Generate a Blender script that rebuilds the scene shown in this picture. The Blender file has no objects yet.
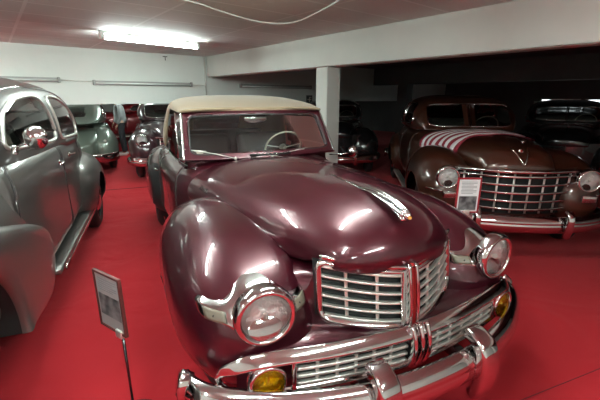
import bpy, bmesh, math, random
import numpy as np
from mathutils import Vector, Matrix
from mathutils.bvhtree import BVHTree
random.seed(7)
SC = bpy.context.scene
COL = SC.collection
PI = math.pi
R = math.radians

# ------------------------------------------------------------------ materials
def mat(name, col, rough=.5, metal=0., coat=0., coat_r=.03, spec=.5, emit=None, es=0., bump=None, noise=None, trans=None, alpha=None, sheen=0.):
    m = bpy.data.materials.new(name); m.use_nodes = True
    nt = m.node_tree; b = nt.nodes['Principled BSDF']
    b.inputs['Base Color'].default_value = (*col, 1)
    b.inputs['Roughness'].default_value = rough
    b.inputs['Metallic'].default_value = metal
    b.inputs['Coat Weight'].default_value = coat
    b.inputs['Coat Roughness'].default_value = coat_r
    b.inputs['Specular IOR Level'].default_value = spec
    b.inputs['Sheen Weight'].default_value = sheen
    if emit:
        b.inputs['Emission Color'].default_value = (*emit, 1); b.inputs['Emission Strength'].default_value = es
    tc = nt.nodes.new('ShaderNodeTexCoord')
    if noise:   # (scale, other colour, contrast)
        n = nt.nodes.new('ShaderNodeTexNoise'); n.inputs['Scale'].default_value = noise[0]; n.inputs['Detail'].default_value = 6
        nt.links.new(tc.outputs['Object'], n.inputs['Vector'])
        r = nt.nodes.new('ShaderNodeValToRGB')
        r.color_ramp.elements[0].position = .5 - noise[2]; r.color_ramp.elements[1].position = .5 + noise[2]
        r.color_ramp.elements[0].color = (*col, 1); r.color_ramp.elements[1].color = (*noise[1], 1)
        nt.links.new(n.outputs['Fac'], r.inputs['Fac']); nt.links.new(r.outputs['Color'], b.inputs['Base Color'])
    if bump:    # (scale, strength, distance)
        n = nt.nodes.new('ShaderNodeTexNoise'); n.inputs['Scale'].default_value = bump[0]; n.inputs['Detail'].default_value = 5
        nt.links.new(tc.outputs['Object'], n.inputs['Vector'])
        k = nt.nodes.new('ShaderNodeBump'); k.inputs['Strength'].default_value = bump[1]; k.inputs['Distance'].default_value = bump[2]
        nt.links.new(n.outputs['Fac'], k.inputs['Height']); nt.links.new(k.outputs['Normal'], b.inputs['Normal'])
    return m

def glass_mat(name, tint, refl=.08, rough=.02, bump=None, gloss_col=(1, 1, 1)):
    m = bpy.data.materials.new(name); m.use_nodes = True
    nt = m.node_tree; nt.nodes.clear()
    o = nt.nodes.new('ShaderNodeOutputMaterial'); mx = nt.nodes.new('ShaderNodeMixShader')
    t = nt.nodes.new('ShaderNodeBsdfTransparent'); g = nt.nodes.new('ShaderNodeBsdfGlossy')
    t.inputs['Color'].default_value = (*tint, 1); g.inputs['Roughness'].default_value = rough
    g.inputs['Color'].default_value = (*gloss_col, 1)
    f = nt.nodes.new('ShaderNodeFresnel'); f.inputs['IOR'].default_value = 1.5
    a = nt.nodes.new('ShaderNodeMath'); a.operation = 'ADD'; a.inputs[1].default_value = refl; a.use_clamp = True
    nt.links.new(f.outputs[0], a.inputs[0]); nt.links.new(a.outputs[0], mx.inputs[0])
    nt.links.new(t.outputs[0], mx.inputs[1]); nt.links.new(g.outputs[0], mx.inputs[2]); nt.links.new(mx.outputs[0], o.inputs[0])
    if bump:
        tc = nt.nodes.new('ShaderNodeTexCoord'); w = nt.nodes.new('ShaderNodeTexWave'); w.bands_direction = 'Y'
        w.inputs['Scale'].default_value = bump[0]; w.inputs['Distortion'].default_value = 1.5
        nt.links.new(tc.outputs['Object'], w.inputs['Vector'])
        k = nt.nodes.new('ShaderNodeBump'); k.inputs['Strength'].default_value = bump[1]; k.inputs['Distance'].default_value = .01
        nt.links.new(w.outputs['Fac'], k.inputs['Height']); nt.links.new(k.outputs['Normal'], g.inputs['Normal'])
    return m

M = {}
M['maroon'] = mat('maroon_paint', (.056, .004, .0105), .33, .5, 1., .03)
M['brown'] = mat('brown_paint', (.058, .017, .009), .28, .3, 1., .03)
M['brown_dark'] = mat('dark_wine_paint', (.035, .006, .007), .28, .2, 1., .03)
M['grey'] = mat('grey_metallic_paint', (.15, .14, .13), .34, .6, .7, .07)
M['sage'] = mat('grey_green_paint', (.20, .24, .20), .3, .4, .8, .05)
M['black'] = mat('black_paint', (.008, .008, .009), .25, 0, 1., .03)
M['plum'] = mat('plum_paint', (.035, .012, .016), .28, .2, 1., .03)
M['red_paint'] = mat('red_paint', (.22, .01, .015), .3, .2, 1., .03)
M['chrome'] = mat('chrome', (.66, .66, .655), .07, 1.)
M['chrome_soft'] = mat('brushed_chrome', (.80, .79, .74), .33, .75)
M['rubber'] = mat('black_rubber', (.015, .015, .016), .6, bump=(60, .2, .002))
M['whitewall'] = mat('tyre_whitewall', (.55, .52, .46), .6)
M['dark'] = mat('dark_void', (.008, .008, .008), .8)
M['gasket'] = mat('window_gasket', (.02, .018, .018), .5)
M['tan'] = mat('tan_canvas', (.30, .215, .135), .9, bump=(400, .3, .001), noise=(3, (.26, .185, .115), .3), sheen=.2)
M['tan_in'] = mat('tan_headliner', (.42, .34, .22), .9)
M['leather'] = mat('dark_leather', (.035, .02, .018), .45, bump=(80, .2, .002))
M['cloth'] = mat('grey_upholstery', (.20, .19, .17), .9, bump=(200, .3, .001))
M['ivory'] = mat('ivory_plastic', (.62, .58, .48), .35)
M['glass'] = glass_mat('clear_glass', (.86, .9, .87), .03)
M['glass_d'] = glass_mat('smoked_glass', (.35, .37, .36), .05)
M['lens'] = glass_mat('headlight_glass', (.95, .96, .96), .05, .12, (40, .6))
M['lens_y'] = glass_mat('yellow_fog_lens', (1., .85, .18), .06, .08, (60, .5), (1, .8, .3))
M['lens_p'] = mat('parking_lamp_lens', (.14, .115, .085), .4, 0, .0)
M['reflector'] = mat('lamp_reflector', (.95, .95, .93), .3, .55, bump=(26, 1., .03))
M['reflector_y'] = mat('yellow_lamp_reflector', (1., .74, .08), .25, .7, bump=(26, 1., .03))
M['mirror'] = mat('mirror_glass', (.9, .9, .9), .02, 1.)
M['red_plastic'] = mat('red_plastic', (.45, .02, .02), .35)
M['amber'] = mat('amber_plastic', (.55, .22, .03), .2, 0, .5)

# ------------------------------------------------------------------ object helpers
def link(name, me, m=None, parent=None, smooth=True):
    o = bpy.data.objects.new(name, me); COL.objects.link(o)
    if m is not None and not me.materials: me.materials.append(m)
    if parent is not None: o.parent = parent
    if smooth: me.polygons.foreach_set('use_smooth', [True] * len(me.polygons))
    me.update()
    return o

def tag(o, label=None, cat=None, group=None, kind=None):
    if label: o['label'] = label
    if cat: o['category'] = cat
    if group: o['group'] = group
    if kind: o['kind'] = kind
    return o

def thing(name, label, cat, loc=(0, 0, 0), rotz=0, group=None):
    o = bpy.data.objects.new(name, None); COL.objects.link(o)
    o.empty_display_size = .2
    o.location = loc; o.rotation_euler = (0, 0, rotz)
    return tag(o, label, cat, group)

def part(name, vf, m, parent=None, smooth=True):
    me = bpy.data.meshes.new(name)
    v, f = vf
    me.from_pydata([tuple(map(float, p)) for p in v], [], [tuple(q) for q in f])
    bm = bmesh.new(); bm.from_mesh(me)
    bmesh.ops.remove_doubles(bm, verts=bm.verts, dist=1e-5)
    bmesh.ops.recalc_face_normals(bm, faces=bm.faces)
    bm.to_mesh(me); bm.free()
    return link(name, me, m, parent, smooth)

def join(*vfs):
    V, F = [], []
    for v, f in vfs:
        k = len(V); V += [tuple(p) for p in v]; F += [tuple(i + k for i in q) for q in f]
    return V, F

def box(cx, cy, cz, sx, sy, sz, bev=0, seg=2, rot=None):
    bm = bmesh.new(); bmesh.ops.create_cube(bm, size=1)
    for v in bm.verts: v.co = Vector((v.co.x * sx, v.co.y * sy, v.co.z * sz))
    if bev: bmesh.ops.bevel(bm, geom=bm.edges[:], offset=bev, segments=seg, affect='EDGES', profile=.5)
    if rot is not None: bmesh.ops.rotate(bm, verts=bm.verts, matrix=rot, cent=(0, 0, 0))
    bm.verts.index_update()
    V = [tuple(v.co + Vector((cx, cy, cz))) for v in bm.verts]; F = [tuple(v.index for v in f.verts) for f in bm.faces]
    bm.free(); return V, F

def xform(vf, mtx):
    return [tuple(mtx @ Vector(v)) for v in vf[0]], vf[1]

def smoothline(pts, n, closed=False):
    """Catmull-Rom resample"""
    P = np.array(pts, float); k = len(P)
    if k < 3: return [tuple(P[0] + (P[-1] - P[0]) * t) for t in np.linspace(0, 1, n)]
    out = []
    seg = k if closed else k - 1
    d = [np.linalg.norm(P[(i + 1) % k] - P[i]) + 1e-6 for i in range(seg)]
    cum = np.concatenate([[0], np.cumsum(d)])
    for s in np.linspace(0, cum[-1], n, endpoint=not closed):
        i = min(seg - 1, max(0, int(np.searchsorted(cum, s, side='right') - 1))); t = (s - cum[i]) / d[i]
        if closed: a, b, c, e = P[(i - 1) % k], P[i], P[(i + 1) % k], P[(i + 2) % k]
        else:
            b, c = P[i], P[i + 1]
            a = P[i - 1] if i > 0 else 2 * b - c
            e = P[i + 2] if i + 2 < k else 2 * c - b
        out.append(tuple(.5 * ((2 * b) + (c - a) * t + (2 * a - 5 * b + 4 * c - e) * t * t + (3 * b - a - 3 * c + e) * t ** 3)))
    return out

def interp(tab, x):
    return float(np.interp(x, [t[0] for t in tab], [t[1] for t in tab]))

def sweep(path, sec, up=(0, 0, 1), closed=False, caps=True, scale=None):
    """section (a,b): a sideways, b along up"""
    P = [Vector(p) for p in path]; n = len(P); U = Vector(up); V = []; F = []; m = len(sec)
    for i, p in enumerate(P):
        t = (P[(i + 1) % n] - P[i - 1]) if closed else (P[min(i + 1, n - 1)] - P[max(i - 1, 0)])
        t.normalize(); s = t.cross(U)
        if s.length < 1e-4: s = t.cross(Vector((1, 0, 0)))
        s.normalize(); u = s.cross(t)
        k = 1 if scale is None else scale[i]
        kk = k if isinstance(k, (tuple, list)) else (k, k)
        for a, b in sec: V.append(tuple(p + s * a * kk[0] + u * b * kk[1]))
    for i in range(n if closed else n - 1):
        j = (i + 1) % n
        for q in range(m):
            r = (q + 1) % m; F.append((i * m + q, i * m + r, j * m + r, j * m + q))
    if not closed and caps:
        F.append(tuple(range(m))); F.append(tuple(reversed(range((n - 1) * m, n * m))))
    return V, F

def circ(r, n=10, rb=None):
    rb = rb or r
    return [(r * math.cos(2 * PI * i / n), rb * math.sin(2 * PI * i / n)) for i in range(n)]

def rrect(w, h, r, n=4):
    o = []
    for cx, cy, a0 in ((w / 2 - r, h / 2 - r, 0), (-w / 2 + r, h / 2 - r, 90), (-w / 2 + r, -h / 2 + r, 180), (w / 2 - r, -h / 2 + r, 270)):
        for i in range(n + 1):
            a = R(a0 + 90 * i / n); o.append((cx + r * math.cos(a), cy + r * math.sin(a)))
    return o

def tube(path, r, closed=False, n=8, up=(0, 0, 1)):
    return sweep(path, circ(r, n), up, closed)

def lathe(prof, cen, axis=(1, 0, 0), n=32, close=False):
    """prof: (radius, height along axis)"""
    A = Vector(axis).normalized(); B = A.cross(Vector((0, 0, 1)))
    if B.length < 1e-3: B = Vector((1, 0, 0))
    B.normalize(); C = A.cross(B); c = Vector(cen); V = []; F = []; m = len(prof)
    for i in range(n):
        a = 2 * PI * i / n
        for r, h in prof: V.append(tuple(c + A * h + (B * math.cos(a) + C * math.sin(a)) * r))
    for i in range(n):
        j = (i + 1) % n
        for k in range(m if close else m - 1):
            l = (k + 1) % m; F.append((i * m + k, j * m + k, j * m + l, i * m + l))
    return V, F

class Surf:
    """grid surface that can be divided between meshes and projected on"""
    def __init__(s, grid, closed_v=False):
        s.nu = len(grid); s.nv = len(grid[0]); s.V = [tuple(map(float, p)) for r in grid for p in r]; s.F = []
        for i in range(s.nu - 1):
            for j in range(s.nv if closed_v else s.nv - 1):
                k = (j + 1) % s.nv; s.F.append((i * s.nv + j, i * s.nv + k, (i + 1) * s.nv + k, (i + 1) * s.nv + j))
        A = np.array(s.V); Q = np.array(s.F); s.C = A[Q].mean(1)
        n = np.cross(A[Q[:, 2]] - A[Q[:, 0]], A[Q[:, 3]] - A[Q[:, 1]]); l = np.linalg.norm(n, axis=1, keepdims=True) + 1e-12; s.N = n / l
        s.used = np.zeros(len(s.F), bool)
        s.tree = BVHTree.FromPolygons(s.V, s.F)
    def take(s, pred):
        idx = [i for i in range(len(s.F)) if not s.used[i] and pred(s.C[i], s.N[i])]
        for i in idx: s.used[i] = True
        return s.sub(idx)
    def rest(s): return s.sub([i for i in range(len(s.F)) if not s.used[i]])
    def sub(s, idx):
        mp = {}; V = []; F = []
        for i in idx:
            q = []
            for v in s.F[i]:
                if v not in mp: mp[v] = len(V); V.append(s.V[v])
                q.append(mp[v])
            F.append(tuple(q))
        return V, F
    def hit(s, p, d, off=0.):
        d = Vector(d).normalized(); h = s.tree.ray_cast(Vector(p) - d * 4, d)
        if h[0] is None:
            h2 = s.tree.find_nearest(Vector(p)); return tuple(h2[0] - d * off)
        return tuple(h[0] - d * off)
    def line(s, pts, d, off=0.): return [s.hit(p, d, off) for p in pts]

def thicken(o, t, off=-1):
    md = o.modifiers.new('thick', 'SOLIDIFY'); md.thickness = t; md.offset = off; return o

def inpoly(x, y, P):
    c = False; n = len(P); j = n - 1
    for i in range(n):
        if (P[i][1] > y) != (P[j][1] > y) and x < (P[j][0] - P[i][0]) * (y - P[i][1]) / (P[j][1] - P[i][1]) + P[i][0]: c = not c
        j = i
    return c

def sg(x): return -1. if x < 0 else 1.

def crown(C, E, nu=60, nv=50, a=.85, b=.85):
    """C crest points (x,z); E edge points (x,y,z); rows run side to side"""
    Cs = smoothline([(c[0], 0, c[1]) for c in C], nu * 4); n = len(C)
    # resample both with the same index parameter so that rows correspond
    tt = np.linspace(0, n - 1, nu); g = []
    def cr(P, t):
        i = min(n - 2, int(t)); u = t - i; P = np.array(P, float)
        p0 = P[i - 1] if i > 0 else 2 * P[0] - P[1]; p1 = P[i]; p2 = P[i + 1]; p3 = P[i + 2] if i + 2 < n else 2 * P[n - 1] - P[n - 2]
        return .5 * (2 * p1 + (p2 - p0) * u + (2 * p0 - 5 * p1 + 4 * p2 - p3) * u * u + (3 * p1 - p0 - 3 * p2 + p3) * u ** 3)
    for t in tt:
        c = cr(C, t); e = cr(E, t); row = []
        for k in range(nv):
            s = -1 + 2 * k / (nv - 1); th = s * PI / 2
            w = max(0, math.cos(th)) ** b; y = e[1] * sg(s) * abs(math.sin(th)) ** a
            row.append((e[0] + (c[0] - e[0]) * w, y, e[2] + (c[1] - e[2]) * w))
        g.append(row)
    return g

def octoid(c, ax, ex=2.4, ez=2.4, nu=48, nv=72, zmin=None, arch=None, side=1, dense=1):
    """ellipsoid with its own radius in each direction; ax=(front,rear,outer,inner,top,bottom); arch=(x,z,r) wheel opening on the outer side"""
    e1 = 2 / ez; e2 = 2 / ex; g = []
    for i in range(nu + 1):
        ph = -PI / 2 + PI * i / nu; cp = max(0, math.cos(ph)) ** e1; sp = sg(math.sin(ph)) * abs(math.sin(ph)) ** e1
        row = []
        for j in range(nv):
            la = 2 * PI * j / nv; cx = sg(math.cos(la)) * abs(math.cos(la)) ** e2; cy = sg(math.sin(la)) * abs(math.sin(la)) ** e2
            x = cp * cx; y = cp * cy
            x *= ax[0] if x > 0 else ax[1]
            oy = y * (ax[2] if y > 0 else ax[3]) * side
            z = sp * (ax[4] if sp > 0 else ax[5])
            row.append((c[0] + x, c[1] * side + oy, c[2] + z))
        g.append(row)
    return Surf(g, True)

def fender_mesh(S, zmin, arch, side, cy):
    """cut below zmin and inside the wheel circle, snapping the rims"""
    V = [list(v) for v in S.V]; keep = []
    def inside(v):
        if v[2] < zmin: return True
        if arch and (v[1] * side > cy) and (v[0] - arch[0]) ** 2 + (v[2] - arch[1]) ** 2 < arch[2] ** 2: return True
        return False
    fl = [inside(v) for v in V]
    keep = [f for f in S.F if not all(fl[i] for i in f)]
    us = set(i for f in keep for i in f)
    for i in us:
        if fl[i]:
            v = V[i]
            if arch and v[2] >= zmin - .001:
                dx, dz = v[0] - arch[0], v[2] - arch[1]; d = math.hypot(dx, dz) + 1e-6
                v[0] = arch[0] + dx / d * arch[2]; v[2] = arch[1] + dz / d * arch[2]
            if v[2] < zmin:
                v[2] = zmin
                if arch and v[1] * side > cy:
                    q = arch[2] ** 2 - (zmin - arch[1]) ** 2
                    if q > 0 and abs(v[0] - arch[0]) < q ** .5: v[0] = arch[0] + (q ** .5 if v[0] > arch[0] else -q ** .5)
    mp = {}; NV = []; NF = []
    for f in keep:
        q = []
        for i in f:
            if i not in mp: mp[i] = len(NV); NV.append(tuple(V[i]))
            q.append(mp[i])
        NF.append(tuple(q))
    return NV, NF

def wheel(parent, x, y, side, r=.37, cap=M['chrome'], rim=M['black'], white=False, w=.17):
    yo = y * side
    prof = [(r * .62, -w / 2 + .01), (r * .80, -w / 2), (r * .95, -w / 2 + .025), (r, -w / 4), (r, w / 4), (r * .95, w / 2 - .025), (r * .80, w / 2), (r * .62, w / 2 - .01)]
    t = part('wheel', lathe(prof, (x, yo, r), (0, side, 0), 40, True), M['rubber'], parent)
    part('rim', lathe([(0.001, w / 2 - .05), (r * .45, w / 2 - .05), (r * .6, w / 2 - .03), (r * .64, w / 2 - .005), (r * .62, -.03)], (x, yo, r), (0, side, 0), 36), rim, t)
    part('hubcap', lathe([(0.001, w / 2 + .02), (r * .15, w / 2 + .018), (r * .33, w / 2), (r * .42, w / 2 - .04)], (x, yo, r), (0, side, 0), 30), cap, t)
    if white: part('whitewall', lathe([(r * .64, w / 2 - .004), (r * .80, w / 2 + .004), (r * .88, w / 2 - .006)], (x, yo, r), (0, side, 0), 36), M['whitewall'], t)
    return t

def headlight(parent, c, d, r, lens='lens', refl='reflector', name='headlight', bez=.022, dome=.03):
    h = part(name, lathe([(r + bez, -.05), (r + bez + .004, -.01), (r + bez * .8, .015), (r + bez * .3, .022), (r - .002, .012), (r - .004, 0)], c, d, 40), M['chrome'], parent)
    part('reflector', lathe([(r, .002), (r * .8, -.014), (r * .5, -.024), (r * .12, -.028), (0.001, -.028)], c, d, 32), M[refl], h)
    part('lens', lathe([(r, .006), (r * .85, .006 + dome * .45), (r * .6, .006 + dome * .8), (r * .3, .006 + dome * .97), (0.001, .006 + dome)], c, d, 36), M[lens], h)
    part('bulb', lathe([(.001, .012), (r * .1, .008), (r * .13, -.005), (r * .08, -.025)], c, d, 14), M['chrome_soft'], h)
    return h

def seat(parent, x, y, w, z, m, back=.55):
    s = part('seat', join(box(x + .22, y, z, .52, w, .18, .05, 3), box(x - .1, y, z + back * .45, .16, w, back, .06, 3, Matrix.Rotation(R(-10), 3, 'Y'))), m, parent)
    return s

def text_mesh(txt, size, depth=.003, shear=0.):
    cu = bpy.data.curves.new('lettering', 'FONT'); cu.body = txt; cu.size = size; cu.extrude = depth; cu.shear = shear; cu.align_x = 'CENTER'; cu.align_y = 'CENTER'
    o = bpy.data.objects.new('lettering', cu); COL.objects.link(o)
    dg = bpy.context.evaluated_depsgraph_get(); me = o.evaluated_get(dg).to_mesh()
    V = [tuple(v.co) for v in me.vertices]; F = [tuple(p.vertices) for p in me.polygons]
    o.evaluated_get(dg).to_mesh_clear(); bpy.data.objects.remove(o); bpy.data.curves.remove(cu)
    return V, F

# ------------------------------------------------------------------ camera
CAMZ = 1.68
cd = bpy.data.cameras.new('camera'); cam = bpy.data.objects.new('camera', cd); COL.objects.link(cam)
cam.location = (0, 0, CAMZ); cam.rotation_euler = (R(90 - 15.8), 0, 0)
cd.sensor_width = 36; cd.lens = 365 / 600 * 36; cd.clip_start = .05
SC.camera = cam

# ------------------------------------------------------------------ the room, laid out in its own frame: u along the back wall, v away from the camera
RA = R(39.5); RK = Vector((-2.25, 9.35, 0))
RM = Matrix.Translation(RK) @ Matrix.Rotation(RA, 4, 'Z')
def rw(u, v, z=0): return RM @ Vector((u, v, z))
def rpart(name, vf, m, kind='structure', parent=None, smooth=False):
    o = part(name, vf, m, parent, smooth)
    if parent is None: o.matrix_world = RM
    if kind and parent is None: o['kind'] = kind
    return o

def wall_material(name, col, dirt):
    m = mat(name, col, .75, noise=(1.1, dirt, .28), bump=(9, .25, .01))
    return m
MW = wall_material('white_painted_wall', (.74, .76, .72), (.66, .68, .64))
MB = wall_material('white_painted_beam', (.74, .74, .69), (.60, .60, .56))
MD = wall_material('dim_wall', (.13, .13, .13), (.09, .09, .09))  # dark grey holds the dimness of the unlit bay
MDD = wall_material('shaded_wall', (.035, .035, .035), (.02, .02, .02))  # shade of the bay beyond the beam, put into the wall colour
def ceiling_material():
    m = mat('ceiling_plaster', (.68, .66, .64), .7, bump=(5, .3, .02))
    nt = m.node_tree; b = nt.nodes['Principled BSDF']
    tc = nt.nodes.new('ShaderNodeTexCoord'); mp = nt.nodes.new('ShaderNodeMapping'); br = nt.nodes.new('ShaderNodeTexBrick')
    nt.links.new(tc.outputs['Object'], mp.inputs['Vector']); nt.links.new(mp.outputs['Vector'], br.inputs['Vector'])
    br.offset = 0; br.inputs['Scale'].default_value = 1; br.inputs['Brick Width'].default_value = 1.25; br.inputs['Row Height'].default_value = .62
    br.inputs['Mortar Size'].default_value = .02; br.inputs['Mortar Smooth'].default_value = .3
    br.inputs['Color1'].default_value = (.70, .68, .655, 1); br.inputs['Color2'].default_value = (.64, .62, .60, 1); br.inputs['Mortar'].default_value = (.80, .79, .77, 1)
    nz = nt.nodes.new('ShaderNodeTexNoise'); nz.inputs['Scale'].default_value = 1.7; nz.inputs['Detail'].default_value = 9; nz.inputs['Roughness'].default_value = .65
    nt.links.new(tc.outputs['Object'], nz.inputs['Vector'])
    rp = nt.nodes.new('ShaderNodeValToRGB'); rp.color_ramp.elements[0].position = .62; rp.color_ramp.elements[1].position = .64
    rp.color_ramp.elements[0].color = (0, 0, 0, 1); rp.color_ramp.elements[1].color = (.6, .6, .6, 1)
    nt.links.new(nz.outputs['Fac'], rp.inputs['Fac'])
    mx = nt.nodes.new('ShaderNodeMix'); mx.data_type = 'RGBA'
    nt.links.new(rp.outputs['Color'], mx.inputs['Factor']); nt.links.new(br.outputs['Color'], mx.inputs[6]); mx.inputs[7].default_value = (.76, .74, .72, 1)
    nt.links.new(mx.outputs[2], b.inputs['Base Color'])
    return m
MC = ceiling_material()
def carpet_material():
    m = mat('red_carpet', (.40, .011, .018), .95, sheen=.2, noise=(.9, (.34, .009, .015), .3), bump=(220, .5, .004))
    nt = m.node_tree; b = nt.nodes['Principled BSDF']; b.inputs['Specular IOR Level'].default_value = .2
    b.inputs['Sheen Tint'].default_value = (1, .35, .35, 1)
    # long wrinkles
    tc = nt.nodes.new('ShaderNodeTexCoord'); n = nt.nodes.new('ShaderNodeTexNoise'); n.inputs['Scale'].default_value = 1.6; n.inputs['Distortion'].default_value = 1.2
    nt.links.new(tc.outputs['Object'], n.inputs['Vector'])
    k = nt.nodes.new('ShaderNodeBump'); k.inputs['Strength'].default_value = .5; k.inputs['Distance'].default_value = .05
    old = b.inputs['Normal'].links[0].from_node
    nt.links.new(n.outputs['Fac'], k.inputs['Height']); nt.links.new(old.outputs['Normal'], k.inputs['Normal']); nt.links.new(k.outputs['Normal'], b.inputs['Normal'])
    return m
MF = carpet_material()

U0, U1, V0, V1, HC = -9., 11., -13., 9.5, 2.6
rpart('floor', box((U0 + U1) / 2, (V0 + V1) / 2, -.1, U1 - U0 + .4, V1 - V0 + .4, .2), MF)
rpart('ceiling', box((U0 + .15) / 2, (V0 + V1) / 2, HC + .1, .15 - U0 + .4, V1 - V0 + .4, .2), MC)
MCD = mat('shaded_ceiling', (.13, .125, .12), .85, noise=(1.5, (.09, .085, .08), .3))  # darker ceiling colour stands for the low light beyond the beam
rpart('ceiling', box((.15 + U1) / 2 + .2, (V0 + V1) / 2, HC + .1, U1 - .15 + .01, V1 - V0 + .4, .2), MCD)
rpart('wall_back', box((U0 + U1) / 2, .15, (1.53 + HC) / 2, U1 - U0, .3, HC - 1.53), MW)
rpart('wall_far', box((U0 + .8) / 2, V1 + .1, HC / 2, .8 - U0 + .4, .2, HC), MW)
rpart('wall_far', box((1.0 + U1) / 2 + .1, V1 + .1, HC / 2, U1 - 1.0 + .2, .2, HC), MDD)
rpart('wall_left', box(U0 - .1, (V0 + V1) / 2, HC / 2, .2, V1 - V0, HC), MW)
rpart('wall_behind', box((U0 + U1) / 2, V0 - .1, HC / 2, U1 - U0 + .4, .2, HC), MW)
# right wall with two low strip windows
wy = [V0, -6.35, -5.0, -4.88, -3.7, V1]
segs = [box(U1 + .1, (wy[0] + wy[1]) / 2, HC / 2, .2, wy[1] - wy[0], HC), box(U1 + .1, (wy[2] + wy[3]) / 2, HC / 2, .2, wy[3] - wy[2], HC), box(U1 + .1, (wy[4] + wy[5]) / 2, HC / 2, .2, wy[5] - wy[4], HC)]
for a, b in ((1, 2), (3, 4)):
    segs += [box(U1 + .1, (wy[a] + wy[b]) / 2, 1.36 / 2, .2, wy[b] - wy[a], 1.36), box(U1 + .1, (wy[a] + wy[b]) / 2, (1.60 + HC) / 2, .2, wy[b] - wy[a], HC - 1.60)]
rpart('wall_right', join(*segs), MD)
SKY = mat('daylight_pane', (.9, .95, 1), .5, emit=(.86, .95, 1.0), es=3.2)
for i, (a, b) in enumerate(((1, 2), (3, 4))):
    w = rpart('window_%d' % (i + 1), box(U1 + .12, (wy[a] + wy[b]) / 2, 1.48, .02, wy[b] - wy[a], .24), SKY)
    fr = [box(U1 + .05, (wy[a] + wy[b]) / 2, z, .06, wy[b] - wy[a], .03) for z in (1.37, 1.59)] + [box(U1 + .05, y, 1.48, .06, .03, .24) for y in (wy[a] + .015, wy[b] - .015)]
    rpart('window_frame', join(*fr), M['chrome_soft'], None, w)
# beam over the row of posts
rpart('trim_1', box(.15, (V0 + 0) / 2, (2.14 + HC) / 2, .3, -V0, HC - 2.14, .012, 1), MB)
rpart('trim_2', join(box(.15, -4.08, 1.07, .3, .27, 2.14, .012, 1)), MB)
rpart('trim_3', join(box(.15, -12.0, 1.07, .3, .3, 2.14, .012, 1)), MB)
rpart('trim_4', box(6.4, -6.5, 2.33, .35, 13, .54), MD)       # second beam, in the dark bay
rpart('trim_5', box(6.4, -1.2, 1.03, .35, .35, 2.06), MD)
# reddish flaked edge under the beam
rpart('trim_6', join(box(.012, -8.6, 2.137, .03, 8.2, .012), box(.012, -2.2, 2.137, .03, 4.0, .012)), mat('flaked_red_edge', (.16, .05, .04), .8, noise=(6, (.35, .28, .24), .2)))
# pale board standing in for a lit patch of the right wall
b = rpart('lit_patch_board', box(U1 - .03, -3.95, .78, .03, .9, 1.5), mat('lit_patch_board', (.5, .52, .48), .7), None)
tag(b, 'pale board painting a lit patch on the far right wall by the strip windows', 'board')

# carpet joint
seam = part('trim_7', sweep([(-5.6, 5.87, .002), (-3.59, 6.62, .002), (-2.74, 6.94, .002), (.5, 8.2, .002)], rrect(.022, .006, .002, 1)), mat('carpet_joint', (.05, .008, .01), .9), None, False); seam['kind'] = 'structure'
seam = part('trim_8', sweep([(1.05, 1.62, .0015), (1.9, 1.95, .0015), (3.2, 2.46, .0015)], rrect(.004, .003, .001, 1)), bpy.data.materials['carpet_joint'], None, False); seam['kind'] = 'structure'

# ---------------- ceiling lamps
MH = mat('lamp_housing_white', (.75, .76, .72), .45)
ME = mat('fluorescent_tube', (1, 1, 1), .4, emit=(.84, 1.0, .95), es=80)
ML = mat('unlit_tube', (.72, .74, .72), .25)
def lamp(cx, cy, cz, L, ang, label, group=None, lit=True, name='fluorescent_lamp', rx=0):
    t = thing(name, label, 'lamp', (cx, cy, cz), ang, group); t.rotation_euler = (rx, 0, ang)
    part('housing', box(0, 0, .045, L, .07, .05, .008, 2), MH, t, False)
    for s in (-1, 1):
        part('end_cap', box(s * (L / 2 - .025), 0, -.01, .05, .11, .08, .008, 2), MH, t, False)
    for y in (-.034, .034):
        part('tube', lathe([(.001, -L / 2 + .05), (.015, -L / 2 + .05), (.015, L / 2 - .05), (.001, L / 2 - .05)], (0, y, -.025), (1, 0, 0), 12), ME if lit else ML, t)
    return t
lamp(-2.335, 6.295, 2.53, 1.63, R(48), 'lit white fluorescent batten on the ceiling above the aisle between the cars', 'lamps')
LP = [(-2.0, 2.4), (.25, 2.15), (-.9, -.3), (1.5, -.6), (-4.6, 3.0), (-3.4, -1.2), (-.2, -3.6), (-5.6, 4.6)]
for i, (x, y) in enumerate(LP):
    lamp(x, y, 2.53, 1.63, R(48), 'lit white fluorescent batten on the ceiling out of view over the front bay', 'ceiling lamps out of view')
q = rw(-3.2, 3.4); lamp(q.x, q.y, 2.53, 1.4, RA, 'added unseen fluorescent batten lighting the space beyond the low opening', 'added lamps beyond the opening')  # unseen lamps, added to light the space behind the opening
q = rw(-1.0, 2.2); lamp(q.x, q.y, 2.53, 1.4, RA + R(90), 'added unseen fluorescent batten lighting the space beyond the low opening', 'added lamps beyond the opening')
q = rw(9.2, -4.2); 

# ---------------- unlit wall battens with their conduit
MHG = mat('lamp_housing_grey', (.33, .33, .31), .4)
def wall_lamp(u0, u1, z, label, name='wall_lamp'):
    q = rw((u0 + u1) / 2, -.002, z); L = u1 - u0
    t = thing(name, label, 'lamp', q, RA)
    part('housing', box(0, -.025, .0, L, .05, .085, .006, 2), MHG, t, False)
    part('tube', lathe([(.001, -L / 2 + .03), (.016, -L / 2 + .03), (.016, L / 2 - .03), (.001, L / 2 - .03)], (0, -.07, -.01), (1, 0, 0), 12), ML, t)
    for s in (-1, 1): part('end_cap', box(s * (L / 2 - .02), -.05, 0, .04, .09, .10, .006, 2), MHG, t, False)
    return t
wall_lamp(-2.52, -.43, 1.955, 'long unlit fluorescent batten on the white back wall above the aisle')
wall_lamp(-5.4, -3.08, 1.99, 'unlit fluorescent batten on the white wall above the grey sedan roof')
wall_lamp(.87, 3.3, 1.95, 'unlit batten on the back wall behind the tan top, left of the post')
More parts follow.
